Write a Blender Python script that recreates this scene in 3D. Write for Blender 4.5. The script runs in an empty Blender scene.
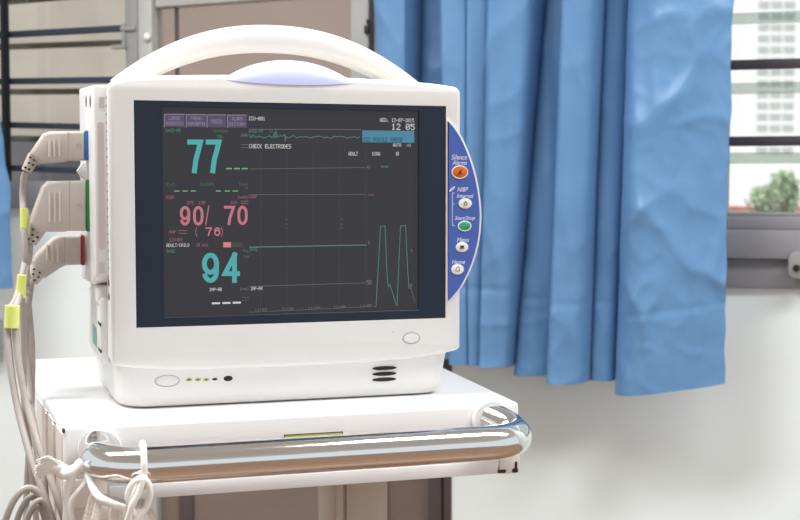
import bpy, bmesh, math, random
from mathutils import Vector, Matrix, noise
from mathutils.geometry import tessellate_polygon
random.seed(7)
S = bpy.context.scene
COL = S.collection
PI = math.pi
# ------------------------------------------------------------ camera, sky, lights, exposure
F = 1300.0; CAMZ = 1.16; PITCH = math.atan(75/1300)
cam_data = bpy.data.cameras.new('camera'); cam = bpy.data.objects.new('camera', cam_data); COL.objects.link(cam)
cam_data.sensor_width = 36; cam_data.lens = 36*F/800
cam_data.clip_start = .02; cam_data.clip_end = 500
cam.location = (0, 0, CAMZ); cam.rotation_euler = (PI/2-PITCH, 0, 0)
cam_data.dof.use_dof = True; cam_data.dof.focus_distance = 1.17; cam_data.dof.aperture_fstop = 13
S.camera = cam
world = bpy.data.worlds.new('sky'); S.world = world; world.use_nodes = True
nt = world.node_tree; bgn = nt.nodes['Background']
bgn.inputs[0].default_value = (0.92, 0.98, 1.0, 1); bgn.inputs[1].default_value = .78
def area_light(name, loc, target, sx, sy, power, col=(1, 1, 1)):
    d = bpy.data.lights.new(name, 'AREA'); d.shape = 'RECTANGLE'; d.size = sx; d.size_y = sy; d.energy = power; d.color = col
    o = bpy.data.objects.new(name, d); COL.objects.link(o); o.location = loc
    o.rotation_euler = (Vector(target)-Vector(loc)).to_track_quat('-Z', 'Y').to_euler()
    return o
area_light('ceiling_lamp_light', (-1.0, .95, 2.68), (-1.0, .95, 0), 1.5, .5, 50, (.98, .99, 1))
area_light('ceiling_lamp_light', (1.25, .85, 2.68), (1.25, .85, 0), 1.5, .5, 38, (.98, .99, 1))
sd = bpy.data.lights.new('sun', 'SUN'); sd.energy = 2.4; sd.angle = .02; sun = bpy.data.objects.new('sun', sd); COL.objects.link(sun)
sun.rotation_euler = Vector((.25, .5, -1.05)).to_track_quat('-Z', 'Y').to_euler(); sun.location = (0, 0, 8)
S.view_settings.view_transform = 'Standard'; S.view_settings.look = 'None'
S.view_settings.gamma = 1; S.view_settings.use_curve_mapping = False
S.view_settings.exposure = 0.235

# ------------------------------------------------------------ frames: the cart stands turned 17 degrees, the window wall 17 the other way
TH = math.radians(17.3)
CEN = Vector((-.09980401, 1.18, 0))
CF = Matrix.Translation(CEN) @ Matrix.Rotation(TH, 4, 'Z')           # cart frame: x along the front, y to the back, z height
WTH = math.radians(-17.0)
WCEN = Vector((.187, 2.43, 0))
WF = Matrix.Translation(WCEN) @ Matrix.Rotation(WTH, 4, 'Z')         # wall frame: x to the right, y into the wall
ID = Matrix.Identity(4)
def ray(x, y):
    Z = (260-y)/F
    return Vector(((x-400)/F, math.cos(PITCH)+Z*math.sin(PITCH), Z*math.cos(PITCH)-math.sin(PITCH)))
def on(fr, x, y, ly):
    """point of the plane y = ly of a frame"""
    inv = fr.inverted(); o = inv @ Vector((0, 0, CAMZ)); d = inv.to_3x3() @ ray(x, y)
    t = (ly-o.y)/d.y; p = o+d*t
    return Vector((p.x, ly, p.z))
def L(x, y, ly): return on(CF, x, y, ly)
def W(x, y, ly): return on(WF, x, y, ly)
def Yd(x, y, Y):
    r = ray(x, y); return Vector((0, 0, CAMZ))+r*(Y/r.y)

# ------------------------------------------------------------ materials
def lin(c):
    return tuple(((v/255)/12.92 if v/255 <= .04045 else ((v/255+.055)/1.055)**2.4) for v in c)
def mat(name, col, rough=.5, metal=0, var=.04, scale=8, bump=0, bscale=60, emit=0, spec=.5, trans=0, stretch=None, coat=0, sheen=0):
    m = bpy.data.materials.new(name); m.use_nodes = True; n = m.node_tree; b = n.nodes['Principled BSDF']
    c = lin(col)
    tc = n.nodes.new('ShaderNodeTexCoord'); mp = n.nodes.new('ShaderNodeMapping'); n.links.new(tc.outputs['Object'], mp.inputs[0])
    if stretch: mp.inputs['Scale'].default_value = stretch
    nz = n.nodes.new('ShaderNodeTexNoise'); nz.inputs['Scale'].default_value = scale; nz.inputs['Detail'].default_value = 4
    n.links.new(mp.outputs[0], nz.inputs['Vector'])
    cr = n.nodes.new('ShaderNodeValToRGB')
    cr.color_ramp.elements[0].position = .3; cr.color_ramp.elements[1].position = .7
    cr.color_ramp.elements[0].color = tuple(max(0, v*(1-var)) for v in c)+(1,)
    cr.color_ramp.elements[1].color = tuple(min(1, v*(1+var)) for v in c)+(1,)
    n.links.new(nz.outputs[0], cr.inputs[0]); n.links.new(cr.outputs[0], b.inputs['Base Color'])
    b.inputs['Roughness'].default_value = rough; b.inputs['Metallic'].default_value = metal
    b.inputs['Specular IOR Level'].default_value = spec
    b.inputs['Transmission Weight'].default_value = trans
    b.inputs['Coat Weight'].default_value = coat; b.inputs['Sheen Weight'].default_value = sheen
    if emit: n.links.new(cr.outputs[0], b.inputs['Emission Color']); b.inputs['Emission Strength'].default_value = emit
    if bump:
        n2 = n.nodes.new('ShaderNodeTexNoise'); n2.inputs['Scale'].default_value = bscale; n.links.new(mp.outputs[0], n2.inputs['Vector'])
        bp = n.nodes.new('ShaderNodeBump'); bp.inputs['Strength'].default_value = bump; bp.inputs['Distance'].default_value = .002
        n.links.new(n2.outputs[0], bp.inputs['Height']); n.links.new(bp.outputs[0], b.inputs['Normal'])
    return m
M = {}
M['shell'] = mat('white_plastic', (226, 224, 222), .38, var=.01, bump=.05, bscale=900)
M['shell2'] = mat('white_plastic_side', (222, 217, 213), .42, var=.015)
M['handle'] = mat('cream_plastic', (224, 221, 214), .35, var=.01)
M['navy'] = mat('navy_bezel', (28, 38, 54), .4, var=.03, spec=.3)
M['dark'] = mat('black_gap', (14, 13, 14), .6)
M['slot'] = mat('grey_slot', (150, 145, 143), .6)
M['recess'] = mat('recess_beige', (205, 193, 190), .5)
M['blue'] = mat('panel_blue', (66, 94, 176), .38, var=.03)
M['orange'] = mat('orange_button', (222, 98, 14), .35, var=.05)
M['green'] = mat('green_button', (58, 178, 122), .35, var=.04)
M['btnwhite'] = mat('button_white', (236, 234, 228), .35)
M['white_ink'] = mat('white_ink', (235, 238, 245), .5)
M['dark_ink'] = mat('dark_ink', (70, 60, 40), .5)
M['lamp'] = mat('alarm_lamp_lens', (196, 202, 246), .3, var=.01, emit=.06)
M['led'] = mat('indicator_yellow', (178, 178, 66), .4)
M['tray'] = mat('white_enamel', (236, 234, 234), .3, var=.012, scale=5, bump=.03, bscale=200)
M['traycream'] = mat('cream_enamel', (226, 216, 210), .4, var=.03)
M['column'] = mat('beige_enamel', (186, 172, 158), .45, var=.05, stretch=(8, 8, .5))
M['chrome'] = mat('chrome', (228, 229, 230), .10, 1, var=.01)
M['chip'] = mat('chipped_spot', (52, 36, 30), .7)
M['plug'] = mat('plug_beige', (190, 180, 173), .45, var=.02)
M['plug_highlight'] = mat('plug_beige_highlight', (208, 200, 193), .4)  # lighter copy of the plug beige, a highlight painted on the grip ridges
M['plugdark'] = mat('plug_beige_line', (168, 158, 150), .5)
M['cable'] = mat('cable_beige', (170, 161, 155), .45, var=.04, scale=20)
M['tag'] = mat('yellow_tag', (226, 232, 128), .5, var=.02)
M['cblue'] = mat('socket_blue', (22, 112, 184), .35)
M['cgreen'] = mat('socket_green', (20, 132, 58), .35)
M['cred'] = mat('socket_red', (152, 26, 34), .35)
M['teal_label'] = mat('label_teal', (120, 172, 172), .5)
M['rope'] = mat('white_cotton', (238, 233, 228), .85, var=.05, scale=120, bump=.25, bscale=900)
M['cloth'] = mat('cream_cotton', (228, 216, 206), .9, var=.06, scale=90, bump=.6, bscale=700)
M['sticker'] = mat('sticker_yellow_green', (196, 206, 96), .5, var=.05)
M['curtain'] = mat('blue_satin', (98, 142, 187), .38, var=.05, scale=6, bump=.12, bscale=420, spec=.45, sheen=.06)
cmn = M['curtain'].node_tree; cpb = cmn.nodes['Principled BSDF']; ctr = cmn.nodes.new('ShaderNodeBsdfTranslucent'); cmx = cmn.nodes.new('ShaderNodeMixShader')
ctr.inputs[0].default_value = lin((140, 190, 238))+(1,); cmx.inputs[0].default_value = .12
cmn.links.new(cpb.outputs[0], cmx.inputs[1]); cmn.links.new(ctr.outputs[0], cmx.inputs[2]); cmn.links.new(cmx.outputs[0], cmn.nodes['Material Output'].inputs[0])
M['wall'] = mat('painted_wall', (234, 241, 239), .85, var=.03, scale=2.4, bump=.25, bscale=25)
M['alu'] = mat('window_frame_grey', (140, 138, 143), .45, var=.05, scale=12, stretch=(1, 1, 6))
M['alulight'] = mat('aluminium_light', (176, 176, 172), .45, var=.06, scale=10)
M['aluside'] = mat('aluminium_grey', (140, 141, 138), .45, var=.05, scale=10)
M['bar'] = mat('grille_bar_dark', (62, 56, 62), .5, var=.05)
M['barblue'] = mat('grille_bar_navy', (44, 52, 68), .5, var=.08)
M['barblack'] = mat('post_black', (20, 20, 26), .5)
M['brown'] = mat('door_panel_brown', (120, 104, 96), .6, var=.08, scale=4, stretch=(1, 1, 3))
M['browndark'] = mat('door_frame_brown', (78, 68, 68), .5, var=.08)
M['concrete'] = mat('concrete_beige', (194, 180, 168), .9, var=.09, scale=3.5, bump=.3, bscale=30)
M['concrete_pink'] = mat('plaster_pinkish_brown', (176, 160, 151), .9, var=.07, scale=2, bump=.3, bscale=30)
M['dark_plinth'] = mat('dark_grey_plinth', (92, 88, 90), .8, var=.1)
M['floor'] = mat('brown_floor', (146, 112, 88), .4, var=.12, scale=5)
M['ceiling'] = mat('ceiling_white', (235, 235, 230), .9)
M['tower'] = mat('tower_white', (250, 250, 250), .8)
M['tower_win'] = mat('tower_window', (196, 198, 201), .4)
M['roof_red'] = mat('roof_red', (196, 128, 116), .8)
M['leaf'] = mat('leaf_green_hazed', (176, 192, 160), .7, var=.3, scale=2)  # green paled, outdoor haze and glare put into the leaf colour
M['bark_hazed'] = mat('bark_hazed', (150, 140, 128), .9)  # lightened like the leaves, haze put into the stem colour
M['ground'] = mat('outdoor_ground', (170, 165, 155), .9)
M['lampbody'] = mat('lamp_body', (235, 235, 235), .5)
M['rubber'] = mat('rubber', (50, 50, 52), .7)
m = bpy.data.materials.new('lamp_tube'); m.use_nodes = True; b = m.node_tree.nodes['Principled BSDF']
b.inputs['Emission Color'].default_value = (1, .98, .95, 1); b.inputs['Emission Strength'].default_value = 3; M['tube'] = m
def glassmat(name, col, rough, fac):
    m = bpy.data.materials.new(name); m.use_nodes = True; n = m.node_tree; n.nodes.clear()
    o = n.nodes.new('ShaderNodeOutputMaterial'); t = n.nodes.new('ShaderNodeBsdfTransparent'); g = n.nodes.new('ShaderNodeBsdfGlossy')
    t.inputs[0].default_value = col+(1,); g.inputs['Roughness'].default_value = rough
    mx = n.nodes.new('ShaderNodeMixShader'); mx.inputs[0].default_value = fac
    n.links.new(t.outputs[0], mx.inputs[1]); n.links.new(g.outputs[0], mx.inputs[2]); n.links.new(mx.outputs[0], o.inputs[0])
    return m
M['glass'] = glassmat('clear_glass', (.97, .98, .97), .02, .03)
M['glass_brown'] = glassmat('dusty_tinted_glass', (.88, .83, .80), .15, .05)
M['louvre_right'] = glassmat('glass_lap_edge', (.74, .77, .75), .3, .06)
M['louvre_left'] = glassmat('glass_lap_edge_left', (.34, .34, .30), .3, .08)
def screenmat(name, col, e):
    return mat(name, col, .35, var=0, emit=e, spec=.25)
def emat(name, col):
    m = bpy.data.materials.new(name); m.use_nodes = True; b = m.node_tree.nodes['Principled BSDF']; c = lin(col)
    b.inputs['Base Color'].default_value = tuple(v*.15 for v in c)+(1,); b.inputs['Roughness'].default_value = .4
    b.inputs['Specular IOR Level'].default_value = .2
    b.inputs['Emission Color'].default_value = c+(1,); b.inputs['Emission Strength'].default_value = .72
    return m
M['lcd'] = emat('lcd_dark', (56, 55, 60))
M['e_teal'] = emat('lcd_teal', (80, 170, 172)); M['e_teal_dim'] = emat('lcd_teal_dim', (78, 132, 126))
M['e_pink'] = emat('lcd_pink', (190, 116, 130)); M['e_pink_dim'] = emat('lcd_pink_dim', (150, 100, 112))
M['e_white'] = emat('lcd_white', (205, 205, 205)); M['e_grey'] = emat('lcd_grey', (112, 112, 113)); M['e_line'] = emat('lcd_grid', (72, 71, 74))
M['e_green'] = emat('lcd_green', (110, 170, 130)); M['e_green_dim'] = emat('lcd_green_dim', (76, 112, 86))
M['e_key'] = emat('lcd_key', (88, 80, 104)); M['e_keyedge'] = emat('lcd_key_edge', (140, 132, 156))
M['e_banner'] = emat('lcd_banner', (78, 134, 160)); M['e_navy'] = emat('lcd_banner_ink', (30, 70, 100))
M['e_salmon'] = emat('lcd_salmon', (214, 130, 130))

# ------------------------------------------------------------ mesh helpers
class MB:
    def __init__(s): s.bm = bmesh.new()
    def addbm(s, o):
        me = bpy.data.meshes.new('t'); o.to_mesh(me); o.free(); s.bm.from_mesh(me); bpy.data.meshes.remove(me); return s
    def box(s, x0, y0, z0, x1, y1, z1, bev=0, seg=2, mtx=None):
        o = bmesh.new(); r = bmesh.ops.create_cube(o, size=1)
        for v in o.verts: v.co = Vector(((x0+x1)/2+v.co.x*(x1-x0), (y0+y1)/2+v.co.y*(y1-y0), (z0+z1)/2+v.co.z*(z1-z0)))
        if bev: bmesh.ops.bevel(o, geom=o.edges[:], offset=bev, segments=seg, affect='EDGES', profile=.5)
        if mtx: o.transform(mtx)
        return s.addbm(o)
    def poly(s, pts): s.bm.faces.new([s.bm.verts.new(p) for p in pts]); return s
    def loft(s, rings, cap=True, closed=True):
        vs = [[s.bm.verts.new(p) for p in r] for r in rings]
        n = len(rings[0])
        for a, b in zip(vs, vs[1:]):
            for i in range(n if closed else n-1):
                j = (i+1) % n; s.bm.faces.new((a[i], a[j], b[j], b[i]))
        if cap:
            for r in (vs[0], vs[-1]):
                try: s.bm.faces.new(r)
                except ValueError: pass
        return s
    def tube(s, pts, r, seg=12, closed=False, rfun=None, flat=1.0):
        pts = [Vector(p) for p in pts]; n = len(pts); rings = []
        up = None
        for i, p in enumerate(pts):
            if closed: t = (pts[(i+1) % n]-pts[i-1]).normalized()
            else: t = (pts[min(i+1, n-1)]-pts[max(i-1, 0)]).normalized()
            if up is None:
                up = Vector((0, 0, 1)) if abs(t.z) < .9 else Vector((0, 1, 0))
            side = t.cross(up).normalized(); up = side.cross(t).normalized()
            rr = rfun(i/(n-1)) if rfun else r
            rings.append([p+side*math.cos(a)*rr+up*math.sin(a)*rr*flat for a in [2*PI*k/seg for k in range(seg)]])
        if closed: rings.append(rings[0]); return s.loft(rings, cap=False)
        return s.loft(rings)
    def prism(s, pts, y0, y1, bev=0, seg=2):
        """outline of (x, z) pairs extruded along y"""
        o = bmesh.new(); a = [o.verts.new((p[0], y0, p[1])) for p in pts]; b = [o.verts.new((p[0], y1, p[1])) for p in pts]
        n = len(pts); f1 = o.faces.new(a); f2 = o.faces.new(b)
        for i in range(n): o.faces.new((a[i], a[(i+1) % n], b[(i+1) % n], b[i]))
        bmesh.ops.recalc_face_normals(o, faces=o.faces[:])
        if bev:
            es = [e for e in o.edges if (e.verts[0].co.y == e.verts[1].co.y)]
            bmesh.ops.bevel(o, geom=es, offset=bev, segments=seg, affect='EDGES', profile=.5)
        return s.addbm(o)
    def ellipsoid(s, c, rx, ry, rz, u=24, v=12):
        o = bmesh.new(); bmesh.ops.create_uvsphere(o, u_segments=u, v_segments=v, radius=1)
        for w in o.verts: w.co = Vector((c[0]+w.co.x*rx, c[1]+w.co.y*ry, c[2]+w.co.z*rz))
        return s.addbm(o)
    def cyl(s, a, b, r0, r1=None, seg=20):
        r1 = r0 if r1 is None else r1
        return s.tube([a, (Vector(a)+Vector(b))/2, b], r0, seg, rfun=lambda t: r0+(r1-r0)*t)
def root(name, loc, rz=0, label=None, cat=None, group=None):
    o = bpy.data.objects.new(name, None); COL.objects.link(o); o.location = loc; o.rotation_euler = (0, 0, rz); o.empty_display_size = .05
    o['label'] = label; o['category'] = cat
    if group: o['group'] = group
    return o
def tag(o, label=None, cat=None, group=None, kind=None):
    for k, v in (('label', label), ('category', cat), ('group', group), ('kind', kind)):
        if v: o[k] = v
    return o
def worldm(o):
    m = Matrix.Translation(o.location) @ o.rotation_euler.to_matrix().to_4x4()
    return worldm(o.parent) @ m if o.parent else m
def obj(name, mb, material, parent=None, fr=ID, smooth=35, label=None):
    """links what was built in frame fr as ONE mesh object"""
    bm = mb.bm if isinstance(mb, MB) else mb
    bmesh.ops.recalc_face_normals(bm, faces=bm.faces[:])
    bm.transform(fr)
    if parent: org = Matrix.Identity(4); inv = worldm(parent).inverted(); bm.transform(inv)
    else: org = None
    me = bpy.data.meshes.new(name)
    if not parent:
        vs = [v.co for v in bm.verts]; c = Vector((sum(v.x for v in vs)/len(vs), sum(v.y for v in vs)/len(vs), min(v.z for v in vs)))
        bm.transform(Matrix.Translation(-c))
    bm.to_mesh(me); bm.free(); me.materials.append(material)
    if smooth:
        me.shade_smooth()
        me.set_sharp_from_angle(angle=math.radians(smooth))
    o = bpy.data.objects.new(name, me); COL.objects.link(o)
    if parent: o.parent = parent
    else: o.location = c
    if label: o['label'] = label
    return o
def struct(name, mb, material, fr=ID): return tag(obj(name, mb, material, None, fr), kind='structure')
def smoothpath(pts, n=8):
    P = [Vector(p) for p in pts]; P = [P[0]*2-P[1]]+P+[P[-1]*2-P[-2]]; out = []
    for i in range(1, len(P)-2):
        a, b, c, d = P[i-1:i+3]
        for k in range(n):
            t = k/n
            out.append(.5*((2*b)+(c-a)*t+(2*a-5*b+4*c-d)*t*t+(-a+3*b-3*c+d)*t**3))
    out.append(P[-2]); return out
def inset(pts, d):
    n = len(pts); out = []
    for i in range(n):
        a, b, c = Vector(pts[i-1]), Vector(pts[i]), Vector(pts[(i+1) % n])
        t1 = (b-a).normalized(); t2 = (c-b).normalized(); n1 = Vector((-t1.y, t1.x)); n2 = Vector((-t2.y, t2.x))
        m_ = n1+n2; k = m_.length
        m_ = m_/k if k > 1e-6 else n1
        out.append(b+m_*d/max(.4, m_.dot(n1)))
    return out                       # counter-clockwise outline: positive d goes inward
def rrect(x0, z0, x1, z1, r, n=6):
    out = []
    for cx, cz, a0 in ((x1-r, z0+r, -PI/2), (x1-r, z1-r, 0), (x0+r, z1-r, PI/2), (x0+r, z0+r, PI)):
        for k in range(n+1):
            a = a0+PI/2*k/n; out.append(Vector((cx+r*math.cos(a), cz+r*math.sin(a))))
    return out

# ------------------------------------------------------------ the room
# floor, ceiling
struct('floor', MB().box(-4.2, -6.2, -.05, 4.6, .14, 0), M['floor'], WF)
struct('ceiling', MB().box(-4.2, -6.2, 2.8, 4.6, .14, 2.86), M['ceiling'], WF)
D = -.0
def wx(px, y=300): return W(px, y, 0).x
def wz(px, py, ly=0): return W(px, py, ly).z
xL0, xL1 = wx(-60), wx(131)         # left louvre window
xD0, xD1 = wx(131), wx(452)         # door bay
xR0, xR1 = wx(470), wx(640)+1.15    # right louvre window
zR = wz(760, 288); zL = wz(60, 208)
wt = .14
wb = MB()
wb.box(-3.6, 0, 0, xL0, wt, 2.8); wb.box(xL0, 0, 0, xL1, wt, zL); wb.box(xD1, 0, 0, xR0, wt, 2.8)
wb.box(xR0, 0, 0, xR1, wt, zR); wb.box(xR1, 0, 0, 3.4, wt, 2.8)
wb.box(xL0, 0, 2.2, xD1, wt, 2.8); wb.box(xR0, 0, 2.2, xR1, wt, 2.8)
struct('wall_back', wb, M['wall'], WF)
# baseboard under the right window
struct('baseboard_back', MB().box(xD1, -.012, 0, 3.4, 0, .09, .003), M['alulight'], WF)

# right louvre window
fr_ = MB()
zt = wz(760, 213)
fr_.box(xR0, -.012, zR, xR1, .09, zR+(zt-zR)*.40, .003)
fr_.box(xR0, -.028, zR+(zt-zR)*.40, xR1, .09, zR+(zt-zR)*.78, .003)
fr_.box(xR0, -.014, zR+(zt-zR)*.78, xR1, .09, zt-.006, .002)
fr_.box(xR0, .01, zt-.006, xR1, .08, zt, .001)
fr_.box(xR0, 0, 2.14, xR1, .09, 2.2, .003); fr_.box(xR0, 0, zR, xR0+.04, .09, 2.2, .003); fr_.box(xR1-.04, 0, zR, xR1, .09, 2.2, .003)
winR = struct('window_1', fr_, M['alu'], WF)
pitch_z = wz(765, 64)-wz(765, 141)
zb = wz(765, 141); k = 0
while zb+k*pitch_z < 2.1:
    z = zb+k*pitch_z
    obj('grille_bar', MB().box(xR0+.04, .0, z-.0085, xR1-.04, .012, z+.0085, .001), M['bar'], winR, WF); k += 1
zl_ = wz(765, 158, .05); zl0 = zl_
lp = wz(765, 88, .05)-wz(765, 158, .05); k = 0
edges = [zl_+k*lp for k in range(0, 12) if zl_+k*lp < 2.1]
for i, z in enumerate(edges):
    obj('lap_strip', MB().box(xR0+.04, .05, z-.010, xR1-.04, .054, z+.010), M['louvre_right'], winR, WF)
    obj('glass_pane', MB().box(xR0+.04, .058, z-.009, xR1-.04, .061, min(z+lp+.009, 2.14)), M['glass'], winR, WF)
obj('glass_pane', MB().box(xR0+.04, .058, zt, xR1-.04, .061, edges[0]+.009), M['glass'], winR, WF)
xs = W(730, 30, .03).x
obj('louvre_carrier', MB().box(xs-.005, .03, zt, xs+.002, .05, 2.14, .001), M['alulight'], winR, WF)
# latch on the sill rail
p = W(797, 264, -.03)
lt = MB(); lt.prism(rrect(p.x-.015, p.z-.025, p.x+.03, p.z+.022, .014), -.046, -.028, .003)
la = obj('latch', lt, M['aluside'], winR, WF)
obj('screw', MB().cyl((p.x-.001, -.049, p.z-.006), (p.x-.001, -.045, p.z-.006), .006), M['dark'], la, WF)

# left louvre window
fl = MB()
zs = wz(60, 181)
fl.box(xL0, -.02, zL, xL1, .09, zs, .004); fl.box(xL0, 0, 2.14, xL1, .09, 2.2, .003); fl.box(xL0, 0, zL, xL0+.03, .09, 2.2, .003)
winL = struct('window_2', fl, M['alu'], WF)
a = W(-1, -20, -.01); b = W(9, 200, -.01)
xc = W(4.5, 60, -.01).x
obj('window_post', MB().box(xc-.009, -.012, zL+.01, xc+.009, -.003, 2.2, .002), M['barblack'], winL, WF)
xe = xL1
def slant(mb, A, B, h, y0, y1):
    mb.prism([(A.x, A.z-h), (B.x, B.z-h), (B.x, B.z+h), (A.x, A.z+h)], y0, y1, .001, 1); return mb
for (y0p, y1p, x1p) in ((36, 27.5, 136), (80.5, 79.5, 133), (122, 128, 133), (165, 172.5, 133)):
    A = W(2, y0p, 0); B = W(x1p, y1p, 0)
    A.x = xL0
    obj('grille_bar', slant(MB(), A, B, .0062, -.004, .010), M['barblue'], winL, WF)
for zz in range(1, 6):
    A = W(2, 36-zz*44, 0); B = W(133, 27-zz*48, 0); A.x = xL0
    if B.z < 2.1: obj('grille_bar', slant(MB(), A, B, .0062, -.004, .010), M['barblue'], winL, WF)
for (y0p, y1p, x1p) in ((4, -8, 125), (47, 42.5, 125), (91, 91, 125), (137, 140, 125)):
    A = W(2, y0p, .05); B = W(x1p, y1p, .05); A.x = xL0
    obj('lap_strip', slant(MB(), A, B, .0062, .05, .054), M['louvre_left'], winL, WF)
obj('glass_pane', MB().box(xL0+.03, .060, zs, xL1, .063, 2.14), M['glass'], winL, WF)
# crank handle of the louvre
cr = MB(); y_ = -.012
A = W(124, 26, y_); B = W(124, 47, y_); C_ = W(116, 46, y_); A2 = W(136, 29, y_)
cr.box(A.x-.004, y_-.004, B.z-.003, A.x+.004, y_+.004, A.z+.005, .001)
cr.box(C_.x-.006, y_-.010, B.z-.004, A.x+.006, y_+.002, B.z+.004, .001)
cr.cyl((A.x-.006, y_, A.z-.006), (A2.x, y_, A2.z), .006)
obj('crank_handle', cr, M['aluside'], winL, WF)

# door bay: jamb, glazed door, side panel
dj = MB()
x1, x2 = wx(131), wx(144)
dj.box(x1, -.012, 0, x2, .09, 2.2, .003)
struct('trim_1', dj, M['aluside'], WF)
dd = MB()
xa, xb = wx(145), wx(159); xc1, xc2 = wx(354), wx(372)
ztop = wz(250, 4)
dd.box(xa, -.018, 0, xb, .03, 2.2, .004)
dd.box(xc1, -.018, 0, xc2, .03, 2.2, .004)
A = W(157, 8, 0); B = W(350, -6, 0); C2 = W(350, -30, 0); D2 = W(157, -22, 0)
dd.prism([(A.x, A.z), (B.x, B.z), (B.x, B.z+.05), (A.x, A.z+.045)], -.010, .028, .003)
dd.box(xb, -.01, 2.1, xc1, .028, 2.2)
door = struct('door_1', dd, M['alulight'], WF)
zmid = wz(250, 380)
obj('glass_pane', MB().box(xb, .008, zmid, xc1, .012, 2.1), M['glass_brown'], door, WF)
obj('door_panel', MB().box(xb, 0, .03, xc1, .02, zmid, .004), M['brown'], door, WF)
p = wx(190)
obj('panel_rib', MB().box(wx(178), -.006, .03, wx(192), .002, zmid, .001), M['browndark'], door, WF)
obj('mullion', MB().box(wx(176)-.003, .012, zmid, wx(176)+.003, .02, 2.1), M['browndark'], door, WF)
hk = MB(); p = W(148, 37, -.02); hk.ellipsoid((p.x, -.024, p.z), .007, .006, .008)
obj('door_knob', hk, M['btnwhite'], door, WF)
lk = MB(); p = W(369, 21, -.02); lk.box(p.x-.004, -.026, p.z-.006, p.x+.004, -.018, p.z+.003, .001); lk.box(p.x-.008, -.026, p.z-.024, p.x+.001, -.018, p.z-.008, .001)
obj('lock', lk, M['barblack'], door, WF)
ds = MB()
ds.box(wx(376), -.010, 0, wx(384), .09, 2.2, .003)
struct('trim_2', ds, M['aluside'], WF)
struct('trim_3', MB().box(wx(384), .01, 0, wx(430), .05, 2.2, .003), M['brown'], WF)
jb = MB(); jb.box(wx(430), -.012, 0, wx(443), .09, 2.2, .003); jb.box(wx(444), -.005, 0, wx(452), .09, 2.2, .002)
struct('trim_4', jb, M['browndark'], WF)
# caulked edge by the jamb
# plastered wall outside, beyond the left window and the door
ow = MB(); ow.box(-4.4, 1.9, -.05, W(150, 300, 1.9).x, 2.0, 2.9); struct('wall_outside', ow, M['concrete'], WF)
struct('wall_outside_passage', MB().box(W(150, 300, 1.9).x, 1.88, -.05, W(470, 300, 1.9).x, 2.0, 2.9), M['concrete_pink'], WF)
p1 = W(40, 141, 1.85); struct('wall_outside_base', MB().box(-4.4, 1.80, -.05, W(150, 300, 1.85).x, 1.9, p1.z), M['dark_plinth'], WF)
struct('ground_outside', MB().box(-60, 4.6, -.16, 60, 90, -.10), M['ground'])

# ------------------------------------------------------------ far away, out of the right window
def lowp(px, py, Y): return Yd(px, py, Y)
tw = root('apartment_tower', Yd(775, 190, 45)*1.0, 0, 'tall white apartment tower with rows of grey windows seen through the right window', 'building')
tw.location.z = -.06
x0 = Yd(757, 0, 45).x; x1 = Yd(796, 0, 45).x
obj('tower_wall', MB().box(Yd(728, 0, 45).x, 45, -.06, Yd(850, 0, 45).x, 57, 14), M['tower'], tw)
for r in range(15):
    z = Yd(775, 152-r*11.2, 44.98).z
    for c in range(3):
        xx = x0+(x1-x0)*(c+.12)/3
        obj('window', MB().box(xx, 44.95, z, xx+(x1-x0)*.27, 45.0, z+.17), M['tower_win'], tw)
gw = MB(); a = Yd(738, 222, 33); b = Yd(820, 207, 33); gw.box(a.x, 33, -.06, b.x, 33.2, b.z, .02)
rl = root('low_boundary_wall', (b.x-.8, 33, -.06), 0, 'low white boundary wall with a reddish coping at the bottom of the right window', 'wall')
a = Yd(722, 222, 33); b = Yd(840, 210, 33)
obj('wall_body', MB().box(a.x, 33, -.06, b.x, 33.3, b.z-.02), M['tower'], rl)
obj('coping', MB().box(a.x-.1, 32.9, b.z-.02, b.x+.1, 33.4, b.z+.10, .02), M['roof_red'], rl)
def bush(px, py, w, h, Y, label):
    c = Yd(px, py, Y); r = root('bush', (c.x, Y, -.06), 0, label, 'bush', 'bushes beyond the right window')
    st = MB()
    for k in range(4):
        st.tube([(c.x+.1*k-.15, Y, -.06), (c.x+.15*(k-1.5), Y, c.z*.6), (c.x+.3*(k-1.5), Y+.1*k, c.z)], .04, 6, rfun=lambda t: .05-.03*t)
    obj('stem', st, M['bark_hazed'], r)
    lf = MB(); s = Y/F
    for i in range(1500):
        u = random.gauss(0, .42); v = random.gauss(0, .42); q = random.uniform(-1, 1)
        if u*u+v*v > 1: continue
        p = Vector((c.x+u*w*s/2, Y+q*.5, c.z+v*h*s/2))
        a = Vector((random.uniform(-1, 1), random.uniform(-1, 1), random.uniform(-1, 1))).normalized()*.07
        b_ = a.cross(Vector((random.uniform(-1, 1), random.uniform(-1, 1), random.uniform(-1, 1)))).normalized()*.04
        lf.poly([p-a, p+b_, p+a, p-b_])
    o = obj('foliage', lf, M['leaf'], r, smooth=0)
bush(764, 199, 20, 28, 30, 'pale green bush beyond the window, left one beside the white pillar')
bush(784, 192, 28, 46, 31, 'taller pale green bush beyond the window at the right')

# ------------------------------------------------------------ ceiling lamps (out of view, they light the room)
for (x, y, lb) in ((-1.0, .95, 'white fluorescent ceiling fixture above the left of the cart'), (1.25, .85, 'white fluorescent ceiling fixture above the right of the cart')):
    r = root('ceiling_lamp', (x, y, 2.8), 0, lb, 'lamp', 'fluorescent ceiling fixtures')
    obj('lamp_body', MB().box(x-.8, y-.14, 2.72, x+.8, y+.14, 2.8, .01), M['lampbody'], r)
    for s in (-.06, .06): obj('lamp_tube', MB().cyl((x-.72, y+s, 2.70), (x+.72, y+s, 2.70), .014), M['tube'], r)

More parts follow.
